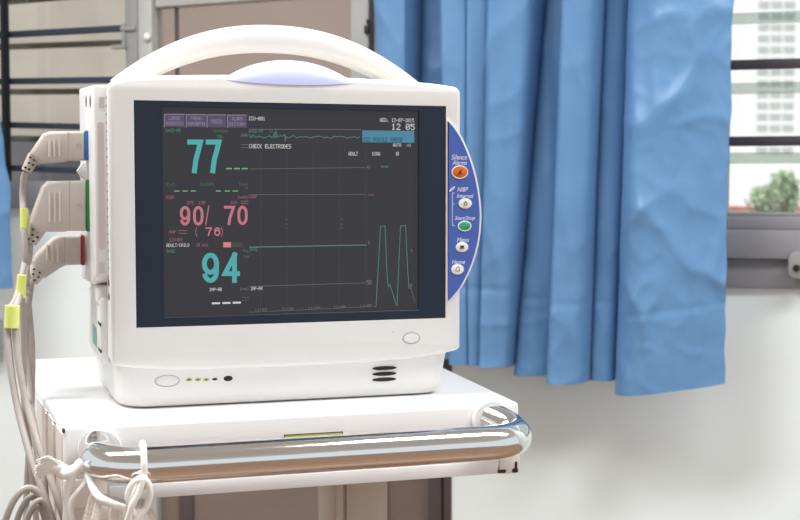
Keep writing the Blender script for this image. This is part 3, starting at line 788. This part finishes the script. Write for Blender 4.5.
lab('ecg_text', w, 'e_green_dim')
w = Pieces()
for xx in (226.5, 234.5, 242.2): stroke(w, [(xx, 168.6), (xx+5, 168.6)], 1.4, q1)
for xx in (174.5, 182.8, 191, 216.2, 225, 233): stroke(w, [(xx, 191), (xx+4.6, 191)], 1.1, q1)
lab('dash_marks', w, 'e_green')
# graph lines
w = Pieces(); stroke(w, [(249, 169), (366, 167.5)], .45, q1); stroke(w, [(249, 194.6), (366, 194.2)], .4, q1); stroke(w, [(249, 286.5), (366, 282.8)], .5, q1); stroke(w, [(249, 129.2), (362, 129.6)], .5, q1)
stroke(w, [(249, 312.2), (372, 306.6)], .35, q1)
cap(w, '50', 366.5, 280, 371.5, 285, q1, .01); cap(w, '0', 367, 165.8, 370, 168.4, q1); cap(w, '4', 410.5, 249, 412.5, 252, q1); cap(w, '0', 409.5, 284, 412, 287.4, q1)
cap(w, '0', 368, 241, 370, 244.5, q1); cap(w, '[rpm]', 240, 287.6, 248.5, 290.5, q1); stroke(w, [(242, 297.5), (249, 297.3)], .4, q1); stroke(w, [(242, 300.3), (249, 300)], .4, q1)
for i, (s_, xx, yy) in enumerate((('11:45', 254.8, 308.6), ('11:50', 281.5, 307.6), ('11:55', 308, 306.8), ('12:00', 333.5, 305.8), ('12:05', 359.5, 304.6))): cap(w, s_, xx, yy, xx+12, yy+2.5, q1)
for xx in (286.3, 341.3):
    for yy in (219.5, 224, 228): stroke(w, [(xx-.4, yy), (xx+.6, yy)], .7, q1)
stroke(w, [(240, 136), (248, 136)], .5, q1); stroke(w, [(241, 144.6), (248, 144.6)], .5, q1); stroke(w, [(241, 147.6), (248, 147.6)], .5, q1)
cap(w, '200', 240.5, 133.6, 247, 136.4, q1)
lab('graph_axis', w, 'e_grey')
w = Pieces()
for xx in (260.5, 287, 313.5, 339.5, 366): stroke(w, [(xx, 148), (xx, 306.5)], .5, q1)
lab('grid_lines', w, 'e_line')
w = Pieces(); stroke(w, [(249.5, 247.2), (366.5, 245)], 1.0, q1); cap(w, '00', 381, 165.7, 388, 167.7, q1); lab('oxygen_trend', w, 'e_teal_dim')
w = Pieces(); random.seed(5); pl_ = [(249, 134.5), (251, 137.8), (253, 134.5), (255, 136.8), (257, 137.2), (259, 135.8)]
x_ = 261
while x_ < 361:
    pl_.append((x_, 136.6+random.uniform(-1.1, 1.3)+(x_-261)*.008)); x_ += random.uniform(1.6, 3)
    if 274 < x_ < 277: pl_ += [(275.5, 132), (277.5, 134.5)]
    if 283.5 < x_ < 286: pl_ += [(284.8, 134.6), (285.2, 141.2), (286, 136)]; x_ = 287
stroke(w, pl_, .7, q1)
stroke(w, [(374, 306.5), (376, 306.5), (380.5, 226.5), (385, 226), (387.3, 280), (388.5, 287), (390, 284.5), (396, 304), (397, 305.5), (400.5, 226), (405.5, 225.5), (407.8, 272), (409, 288), (411, 288.5)], .7, q1)
lab('waveform', w, 'e_teal_dim')
w = Pieces(); stroke(w, [(411, 288.5), (415, 303)], .5, q1); lab('waveform_tail', w, 'e_grey')

# blue key panel on the right
arc = [(446.5, 118), (453, 124), (462, 137.5), (470, 156), (476, 175.5), (479.7, 196), (481.2, 215), (480, 235), (476.5, 252), (471, 268.5), (463, 285), (455, 296), (446.5, 305)]
ap = smoothpath([L(x, y, 0) for x, y in arc], 4)
outl = [Vector((p_.x, p_.z)) for p_ in ap]
outl = [Vector((.1497, outl[0].y))]+outl[1:-1]+[Vector((.1497, outl[-1].y))]
outl = outl[::-1]
rim = MB(); rim.prism([tuple(v) for v in outl], -.0016, .012, .001, 2); kp = obj('key_panel', rim, M['shell'], mon, CF)
inn = inset(outl, .0022)
for v in inn: v.x = max(v.x, .1498)
bl = MB(); bl.prism([tuple(v) for v in inn], -.0020, .0); obj('panel_face', bl, M['blue'], kp, CF, label='blue crescent face')
kb = -.0021
def button(name, px, py, rx, rz_, mt, ring=True, label=None):
    c = L(px, py, kb)
    e = MB(); e.ellipsoid((c.x, kb, c.z), rx, .0012, rz_, 32, 12); 
    o_ = obj(name, e, M[mt], kp, CF, label=label)
    if ring:
        rg = MB(); rg.tube([(c.x+rx*1.0*math.cos(a), kb-.0002, c.z+rz_*1.0*math.sin(a)) for a in [2*PI*k/40 for k in range(40)]], .00055, 8, closed=True)
        obj('button_ring', rg, M['btnwhite'], o_, CF)
    return o_
o1 = button('alarm_button', 459.8, 172.2, .0078, .0058, 'orange', label='orange button')
g_ = MB(); c = L(459.8, 172.2, kb); g_.prism([(c.x-.0020, c.z-.0018), (c.x+.0020, c.z-.0018), (c.x+.0012, c.z-.0006), (c.x+.0009, c.z+.0016), (c.x-.0009, c.z+.0016), (c.x-.0012, c.z-.0006)], kb-.0015, kb-.0011); stroke(g_, [(457, 175.3), (462.6, 169)], .6, kb-.0016); obj('bell_symbol', g_, M['dark_ink'], o1, CF, smooth=0)
o2 = button('interval_button', 465.2, 203.4, .0062, .0043, 'btnwhite')
g_ = MB(); c = L(465.2, 203.4, kb); g_.tube([(c.x+.0016*math.cos(a), kb-.0013, c.z+.0016*math.sin(a)) for a in [2*PI*k/20 for k in range(20)]], .0003, 6, closed=True); stroke(g_, [(465.2, 203.6), (465.2, 200.8)], .5, kb-.0014); obj('clock_symbol', g_, M['dark_ink'], o2, CF)
o3 = button('start_button', 464.6, 226, .0064, .0045, 'green', label='green button')
g_ = MB(); stroke(g_, [(462, 228), (462, 224), (465, 224), (465, 228), (467.5, 228), (467.5, 224)], .5, kb-.0014); obj('start_symbol', g_, M['dark_ink'], o3, CF, smooth=0)
o4_ = button('menu_button', 462, 247, .0058, .0043, 'btnwhite')
g_ = MB(); rect(g_, 460.2, 245.4, 464, 248.8, kb-.0014); obj('menu_symbol', g_, M['dark_ink'], o4_, CF, smooth=0)
o5 = button('home_button', 457.5, 269.2, .0058, .0045, 'btnwhite')
g_ = MB(); stroke(g_, [(456, 271), (456, 268.4), (458, 266.4), (459.6, 268.4), (459.6, 271), (456, 271)], .6, kb-.0014); obj('home_symbol', g_, M['dark_ink'], o5, CF, smooth=0)
w = Pieces(); tb = -.0022
put(w, 'Silence', 451.5, 154.4, 467, 159.6, tb, .0, .25); put(w, 'Alarms', 452.5, 160.4, 467, 164.8, tb, .0, .25)
put(w, 'NIBP', 457.5, 187.2, 468, 191.6, tb, .0, .25); put(w, 'Interval', 457, 193.8, 473.5, 198, tb, .0, .25)
put(w, 'Start/Stop', 455, 216.2, 475, 221, tb, .0, .25); put(w, 'Menu', 457, 237.6, 469, 242, tb, .0, .25); put(w, 'Home', 452, 260, 465, 264, tb, .0, .25)
stroke(w, [(454.5, 193), (452.4, 193), (452.4, 225.5), (455, 225.5)], .45, tb); stroke(w, [(452.4, 204), (454.5, 204)], .45, tb)
c = L(453, 189, tb)
lab('key_caption', w, 'white_ink', owner=kp)
w = MB(); w.tube([(c.x-.0008+.0026*math.cos(a)*(.9)+.0008*math.sin(a), tb, c.z+.0014*math.sin(a)+.0016*math.cos(a)) for a in [2*PI*k/24 for k in range(24)]], .00035, 6, closed=True)
obj('cuff_symbol', w, M['white_ink'], kp, CF)

# small front details
def ell_ring(px, py, rx, rz_, ly, name, mt='slot'):
    c = L(px, py, ly)
    rg = MB(); rg.tube([(c.x+rx*math.cos(a), ly-.0001, c.z+rz_*math.sin(a)) for a in [2*PI*k/48 for k in range(48)]], .00028, 6, closed=True)
    e = MB(); e.ellipsoid((c.x, ly, c.z), rx*.96, .0006, rz_*.96, 32, 10)
    o_ = obj(name, e, M['shell'], mon, CF); obj('button_rim', rg, M[mt], o_, CF); return o_
ell_ring(411.3, 338.2, .0083, .0052, -.0001, 'ambient_button')
fy_ = .0088
ell_ring(167.2, 380.8, .0108, .0052, fy_+.0001, 'power_button')
for px in (189, 198, 206.2):
    c = L(px, 379.8, fy_-.0002); e = MB(); e.ellipsoid((c.x, fy_+.0004, c.z), .0030, .0009, .0014, 16, 8); o_ = obj('indicator_light', e, M['led'], mon, CF)
    obj('indicator_core', MB().ellipsoid((c.x, fy_-.0001, c.z), .0015, .0006, .0007, 12, 6), M['dark_ink'], o_, CF)
for px, rx, rz_ in ((214.8, .0026, .0013), (228.2, .0044, .0027)):
    c = L(px, 379.2 if px < 220 else 378.4, fy_); e = MB(); e.ellipsoid((c.x, fy_+.0004, c.z), rx, .0008, rz_, 20, 8); obj('audio_jack', e, M['dark'], mon, CF)
for i, (py, fq) in enumerate(((368.2, .0079), (373.9, .0085), (379.6, .0091))):
    a = L(372, py+.5, fy_); b = L(396.5, py-.7, fy_); e = MB()
    e.ellipsoid(((a.x+b.x)/2, fq, (a.z+b.z)/2), (b.x-a.x)/2, .0010, .0019, 24, 8); obj('speaker_slot', e, M['dark'], mon, CF)
# screw dots on the face
c = L(393, 332, 0); obj('microphone_hole', MB().ellipsoid((c.x, 0, c.z), .0006, .0003, .0006, 8, 6), M['slot'], mon, CF)

# side module
md = MB(); o = bmesh.new(); mx = -.172
mpts = [(.014, 1.079), (.014, 1.2475), (.205, 1.2575), (.205, 1.0645), (.06, 1.0695)]
a = [o.verts.new((mx, y_, z_)) for y_, z_ in mpts]; b = [o.verts.new((-.152, y_, z_)) for y_, z_ in mpts]
o.faces.new(a); o.faces.new(b)
for i in range(5): o.faces.new((a[i], a[(i+1) % 5], b[(i+1) % 5], b[i]))
bmesh.ops.recalc_face_normals(o, faces=o.faces[:]); bmesh.ops.bevel(o, geom=[e for e in o.edges if e.calc_length() > .025 or abs(e.verts[0].co.x-e.verts[1].co.x) > .01], offset=.0022, segments=3, affect='EDGES', profile=.5)
md.addbm(o); mod = obj('input_module', md, M['shell'], mon, CF, smooth=50)
fy2 = .0138
def onx(px, py, lx):
    inv = CF.inverted(); o_ = inv @ Vector((0, 0, CAMZ)); d = inv.to_3x3() @ ray(px, py); t_ = (lx-o_.x)/d.x; return o_+d*t_
c0 = L(98.5, 122, fy2); c1_ = L(105, 250, fy2); c0.x = L(98.2, 180, fy2).x; c1_.x = L(104.4, 180, fy2).x
rc = MB(); rc.prism([tuple(v) for v in rrect(c0.x, c1_.z, c1_.x, c0.z, .0024)], fy2-.0003, fy2+.002); obj('card_slot', rc, M['recess'], mod, CF)
for (ya, yb) in ((97, 108), (262, 273)):
    c0 = L(99, ya, fy2); c1_ = L(104.5, yb, fy2); rc = MB(); rc.prism([tuple(v) for v in rrect(c0.x, c1_.z, c1_.x, c0.z, .0005)], fy2-.0003, fy2+.002); obj('release_tab', rc, M['recess'], mod, CF)
for px, py in ((86.2, 101.5), (90.3, 101.5)):
    p_ = onx(px, py, mx); obj('lock_slot', MB().ellipsoid((mx, p_.y, p_.z), .0006, .007, .0058, 14, 8), M['dark'], mod, CF)
w = MB()
for k in range(22):
    z_ = 1.237-k*.0075
    w.ellipsoid((-.1606, .0125, z_), .0007, .0012, .0011, 8, 6)
obj('vent_holes', w, M['slot'], mon, CF)
w = MB(); w.box(-.1668, .040, .998, -.1585, .19, 1.058, .003)
obj('battery_cover', w, M['shell'], mon, CF)
for px, py in ((103.5, 329), (104.5, 357.5)):
    p_ = onx(px, py, -.1668); obj('cover_slot', MB().box(-.1671, .034, p_.z-.0012, -.166, .062, p_.z+.0012), M['dark'], mon, CF)
A = onx(92.8, 322, -.1669); B = onx(96.8, 348, -.1669)
obj('side_label', MB().box(-.1671, B.y, B.z, -.1664, A.y, A.z-.001), M['teal_label'], mon, CF)
for py in (283, 297):
    p_ = L(107, py, .01); obj('screw_hole', MB().ellipsoid((-.1607, .012, p_.z), .0007, .004, .0035, 12, 8), M['barblue'], mon, CF)
bp = MB(); bp.box(-.1685, .045, 1.050, -.155, .13, 1.069, .004, 3); obj('hinge_cover', bp, M['shell'], mon, CF)
# small white latch between the first two sockets
p_ = L(80, 171, .125)
lt = MB(); lt.prism([(p_.x-.003, p_.z), (p_.x+.002, p_.z+.008), (p_.x+.008, p_.z+.009), (p_.x+.008, p_.z-.009), (p_.x+.002, p_.z-.008)], .120, .132, .001); obj('module_latch', lt, M['shell'], mod, CF)

# ------------------------------------------------------------ plugs with their cables
def cable_path(pts): return smoothpath([Yd(x, y, Y) for x, y, Y in pts], 8)
def plug(outline, collar, cmat, ridges, relief, mark, strands, tags, label, ly=.105, th=.030, notch=3):
    c = L(outline[0][0]-25, outline[0][1]+15, ly)
    r = root('sensor_plug', CF @ Vector((c.x, ly, c.z-.02)), TH, label, 'plug', 'sensor plugs in the side of the monitor')
    b_ = MB(); P = [L(x, y, ly) for x, y in outline]
    b_.prism([(p.x, p.z) for p in P], ly, ly+th, .0035, 3); obj('plug_body', b_, M['plug'], r, CF, smooth=45)
    A = L(collar[0], collar[1], ly); B = L(collar[2], collar[3], ly)
    obj('socket_collar', MB().box(A.x, ly+.001, B.z, B.x, ly+th-.001, A.z, .0007), M[cmat], r, CF, label=cmat[1:]+' collar')
    for (x, ya, yb) in ridges:
        A = L(x, ya, ly); B = L(x, yb, ly); g = MB(); g.tube([(A.x, ly-.0006, A.z), ((A.x+B.x)/2, ly-.0006, (A.z+B.z)/2), (B.x, ly-.0006, B.z)], .0011, 10)
        obj('grip_ridge', g, M['plug_highlight'], r, CF)
    g = MB(); stroke(g, [(mark[0]-2.4, mark[1]+2), (mark[0]-2.4, mark[1]-2), (mark[0]+1.6, mark[1]+2.5), (mark[0]+2, mark[1]-1.5), (mark[0]-2, mark[1]-2)], .6, ly-.0001)
    obj('plug_mark', g, M['plugdark'], r, CF, smooth=0)
    g = MB(); stroke(g, [(collar[0]-16.5, collar[1]+1.6), (collar[0]-16.8, collar[3]-1.6)], .7, ly-.0001); obj('body_seam', g, M['plugdark'], r, CF, smooth=0)
    (xa, ya, ra), (xb, yb, rb) = relief
    A = L(xa, ya, ly+th/2); B = L(xb, yb, ly+th/2); g = MB(); g.cyl(A, B, ra, rb, 16); ro = obj('strain_relief', g, M['plug'], r, CF)
    ax = (B-A); s = MB(); side = ax.cross(Vector((0, 1, 0))).normalized()
    for k in range(notch):
        t_ = (k+.6)/(notch+.2); c = A+ax*t_; rr = ra+(rb-ra)*t_
        for q in (-.45, .25):
            qq = q+(.2 if k % 2 else 0)
            cc = c+side*rr*qq+Vector((0, -rr*math.sqrt(max(0, 1-qq*qq))*.98, 0)); s.ellipsoid(cc, .0014, .0008, .0010, 8, 6)
    obj('relief_slots', s, M['dark'], ro, CF)
    Bw = CF @ B
    for sp, rad in strands:
        pts = smoothpath([Bw]+[Yd(x, y, Y) for x, y, Y in sp], 8)
        obj('cable', MB().tube(pts, rad, 12), M['cable'], r, smooth=60)
    for (xa, ya, xb, yb, rad, Y) in tags:
        tg = MB(); A = Yd(xa, ya, Y); B = Yd(xb, yb, Y); tg.tube([A, (A+B)/2, B], rad, 20); obj('cable_tag', tg, M['tag'], r, smooth=50, label='yellow tag')
    return r
Y0 = 1.205
plug([(85, 131.2), (50, 131.2), (43, 133.5), (30.5, 152), (30, 156), (40, 163), (44, 163.3), (66, 161.5), (70, 160.2), (85, 160)], (84.8, 130.5, 89, 160.2), 'cblue',
     [(49.5, 140, 156.5), (54.2, 140, 156.5), (59.3, 139.5, 156.5)], ((34.5, 156, .0062), (26, 171.5, .0046)), (79, 146),
     [([(23.5, 180, Y0), (22.8, 200, Y0), (24, 225, Y0-.01), (26, 260, Y0-.015), (28, 300, Y0), (32, 350, Y0), (31.5, 400, Y0), (29, 450, Y0), (26.5, 500, Y0), (26, 560, Y0)], .0031)],
     [(24, 208.5, 24.6, 231, .0038, Y0-.01)], 'topmost beige sensor plug with blue collar and yellow tagged cable', ly=.078, th=.034)
plug([(86.5, 180.3), (47, 181), (42, 187), (30, 221), (30.5, 226), (40, 234), (44, 232), (64, 232), (68, 231), (86.5, 231)], (86.2, 179.7, 90, 231.5), 'cgreen',
     [(49.8, 192, 222), (54.8, 192, 222), (60, 192, 221)], ((38, 228, .0078), (30, 243, .0060)), (80, 206.5),
     [([(27, 254, Y0), (22, 275, Y0-.03), (16, 298, Y0-.05), (9, 312, Y0-.06), (7.5, 330, Y0-.07), (11, 370, Y0-.08), (18, 410, Y0-.09), (30, 455, Y0-.11), (46, 500, Y0-.13), (62, 550, Y0-.13)], .0030),
      ([(29, 256, Y0), (24, 278, Y0-.03), (19, 298, Y0-.05), (15.5, 312, Y0-.06), (15.5, 330, Y0-.07), (20, 370, Y0-.08), (28, 410, Y0-.09), (42, 455, Y0-.11), (58, 500, Y0-.13), (74, 550, Y0-.13)], .0030)],
     [(12.4, 305.5, 11.6, 327.5, .0064, Y0-.072)], 'middle and largest beige sensor plug with green collar and paired cables', ly=.078, th=.036)
plug([(81.5, 236), (60, 235.3), (53, 238), (36, 255), (33, 262), (45, 278.5), (60, 268.5), (66, 265.5), (81.5, 265)], (81.2, 235.5, 85.3, 265.4), 'cred',
     [(47.5, 245, 260.5), (52.5, 245, 262), (57.7, 244, 262.5)], ((39, 268.5, .0090), (31, 281, .0068)), (300, -300),
     [([(28.5, 296, Y0), (26, 320, Y0), (27, 360, Y0), (29, 400, Y0-.02), (36, 440, Y0-.08), (43, 480, Y0-.12), (48, 550, Y0-.12)], .0038),
      ([(26, 290, Y0-.02), (21, 282, Y0-.03), (22, 300, Y0-.03), (24, 340, Y0-.03), (24, 390, Y0-.03), (26, 430, Y0-.03), (33, 480, Y0-.03), (38, 550, Y0-.03)], .0029)],
     [(22, 275, 20.8, 297.5, .0043, Y0-.045)], 'lowest beige sensor plug with dark red collar, slanting down', ly=.122, th=.028)
# coiled cable at the lower left
Yc = 1.06
cc = root('coiled_cable', Yd(30, 600, Yc), 0, 'tan coiled cable hanging at the lower left beside the cart', 'cable')
coil = [(25, 560, 26, 72, .003, 0), (30, 562, 20, 66, .0026, .006), (33, 566, 14, 60, .0026, .002), (36, 560, 17, 60, .0022, -.004)]
mbk = MB()
for (cx, cy, rx, ry_, rr, dy) in coil:
    mbk.tube([Yd(cx+rx*math.cos(a)*1.0+4*math.sin(a), cy-ry_*math.sin(a), Yc+dy+.004*math.sin(a*2)) for a in [2*PI*k/64 for k in range(64)]], rr, 10, closed=True)
obj('cable_loops', mbk, M['cable'], cc)

# ------------------------------------------------------------ cotton drawstring bag tied to the rail
bg = root('drawstring_bag', CF @ Vector((-.155, ry, .80)), TH, 'cream cotton drawstring bag tied by white cords to the left end of the rail', 'bag')
# pouch: gathered neck just at the bottom of the frame
pouch = MB(); rings = []
cx_, cy_, nz_ = L(122, 520, ry).x, ry+.005, L(122, 508, ry).z
for k in range(26):
    t_ = k/25; z_ = nz_+.004-.15*t_; rx = .021+.018*math.sin(PI*min(1, t_*1.1)*.8)+.0; ryy = .012+.014*math.sin(PI*t_*.8)
    if t_ > .8: rx *= (1-((t_-.8)/.2)**2*.8); ryy *= (1-((t_-.8)/.2)**2*.8)
    ring = []
    for j in range(72):
        a = 2*PI*j/72; pl__ = 1+.16*math.sin(a*19+t_*2)*max(0, 1-t_*2.0)+.04*noise.noise(Vector((math.cos(a)*2, math.sin(a)*2, t_*6)))
        sl = -.0 if t_ > .3 else .010*math.cos(a)*(-1)*(1-t_/.3)*.8
        ring.append((cx_+rx*math.cos(a)*pl__, cy_+ryy*math.sin(a)*pl__, z_+sl*(1)))
    rings.append(ring)
pouch.loft(rings); obj('pouch', pouch, M['cloth'], bg, CF, smooth=70)
def cord(pts, r=.0026, name='cord'):
    P = smoothpath([L(x, y, ly) for x, y, ly in pts], 8); obj(name, MB().tube(P, r, 10), M['rope'], bg, CF, smooth=60)
fy0 = ry-R-.0022
cp = L(143, 462, ry); xx = cp.x
loop = [(xx+.0016*math.sin(a), ry+(R+.0024)*math.cos(a)*-1, rz+(R+.0024)*math.sin(a)) for a in [PI*(1.25-k/16*1.9) for k in range(17)]]
loop = [(xx+.003*math.sin(k/24*PI*2)*.3+(.004 if 0 else 0), ry+(R+.0022)*math.sin(a), rz+(R+.0022)*math.cos(a)) for k, a in enumerate([2*PI*i/24 for i in range(24)])]
obj('rail_loop', MB().tube(loop, .0027, 10, closed=True), M['rope'], bg, CF)
# bow under the loop
cord([(142, 478, fy0), (133, 483, fy0-.002), (128, 495, fy0-.002), (131, 508, fy0-.002), (137, 520, fy0), (140, 535, fy0)])
cord([(142, 478, fy0-.003), (148, 483, fy0-.004), (150, 495, fy0-.004), (146, 508, fy0-.003), (136, 522, fy0-.003), (132, 540, fy0)])
cord([(143, 479, fy0-.005), (139, 492, fy0-.006), (132, 506, fy0-.006), (127, 524, fy0-.004), (124, 540, fy0)])
cord([(139, 480, fy0-.002), (134, 492, fy0-.004), (131, 505, fy0-.004), (128, 540, fy0-.002)], .0022)
kn = MB(); c = L(142, 480, fy0-.003); kn.ellipsoid(c, .0052, .0045, .0042, 16, 10); obj('knot', kn, M['rope'], bg, CF)
# cords round the left end of the rail
yl = ty0-.014
cord([(84, 462, yl-.006), (88, 474, yl-.016), (93, 488, yl-.03), (100, 498, ry-.01), (112, 504, ry-.012), (124, 508, ry-.010)], .0032)
cord([(78, 470, yl-.012), (72, 476, yl-.014), (69, 490, yl-.014), (67, 505, yl-.014), (66, 540, yl-.014)], .0033)
cord([(86, 468, yl-.01), (85, 482, yl-.016), (78, 492, yl-.018), (72, 500, yl-.018), (71, 512, yl-.018), (75, 540, yl-.016)], .0026)
cord([(80, 468, yl-.008), (74, 470, yl-.013), (68, 473, yl-.015), (62, 474, yl-.015)], .0046)
for (px, py, r_) in ((82, 465, .0055), (65, 473, .0058)):
    kn = MB(); c = L(px, py, yl-.012); kn.ellipsoid(c, r_*1.2, r_*.9, r_, 16, 10)
    for v in kn.bm.verts: v.co += Vector((1, 1, 1))*noise.noise(v.co*300)*.0012
    obj('knot', kn, M['rope'], bg, CF, smooth=70)
ts = MB(); random.seed(3)
for k in range(46):
    a = (62+random.uniform(-3, 3), 470+random.uniform(-4, 3)); q = random.uniform(-1, 1); ln = random.uniform(.75, 1)
    e_ = (61-26*ln, 466+q*9+ln*4); mid = ((a[0]+e_[0])/2, (a[1]+e_[1])/2-4+q*3)
    P = smoothpath([L(a[0], a[1], yl-.012), L(mid[0], mid[1], yl-.014+q*.003), L(e_[0], e_[1], yl-.012+q*.004)], 5)
    ts.tube(P, .0009, 5)
ts.ellipsoid(L(56, 467, yl-.011), .0075, .005, .0055, 16, 8)
obj('tassel', ts, M['rope'], bg, CF)
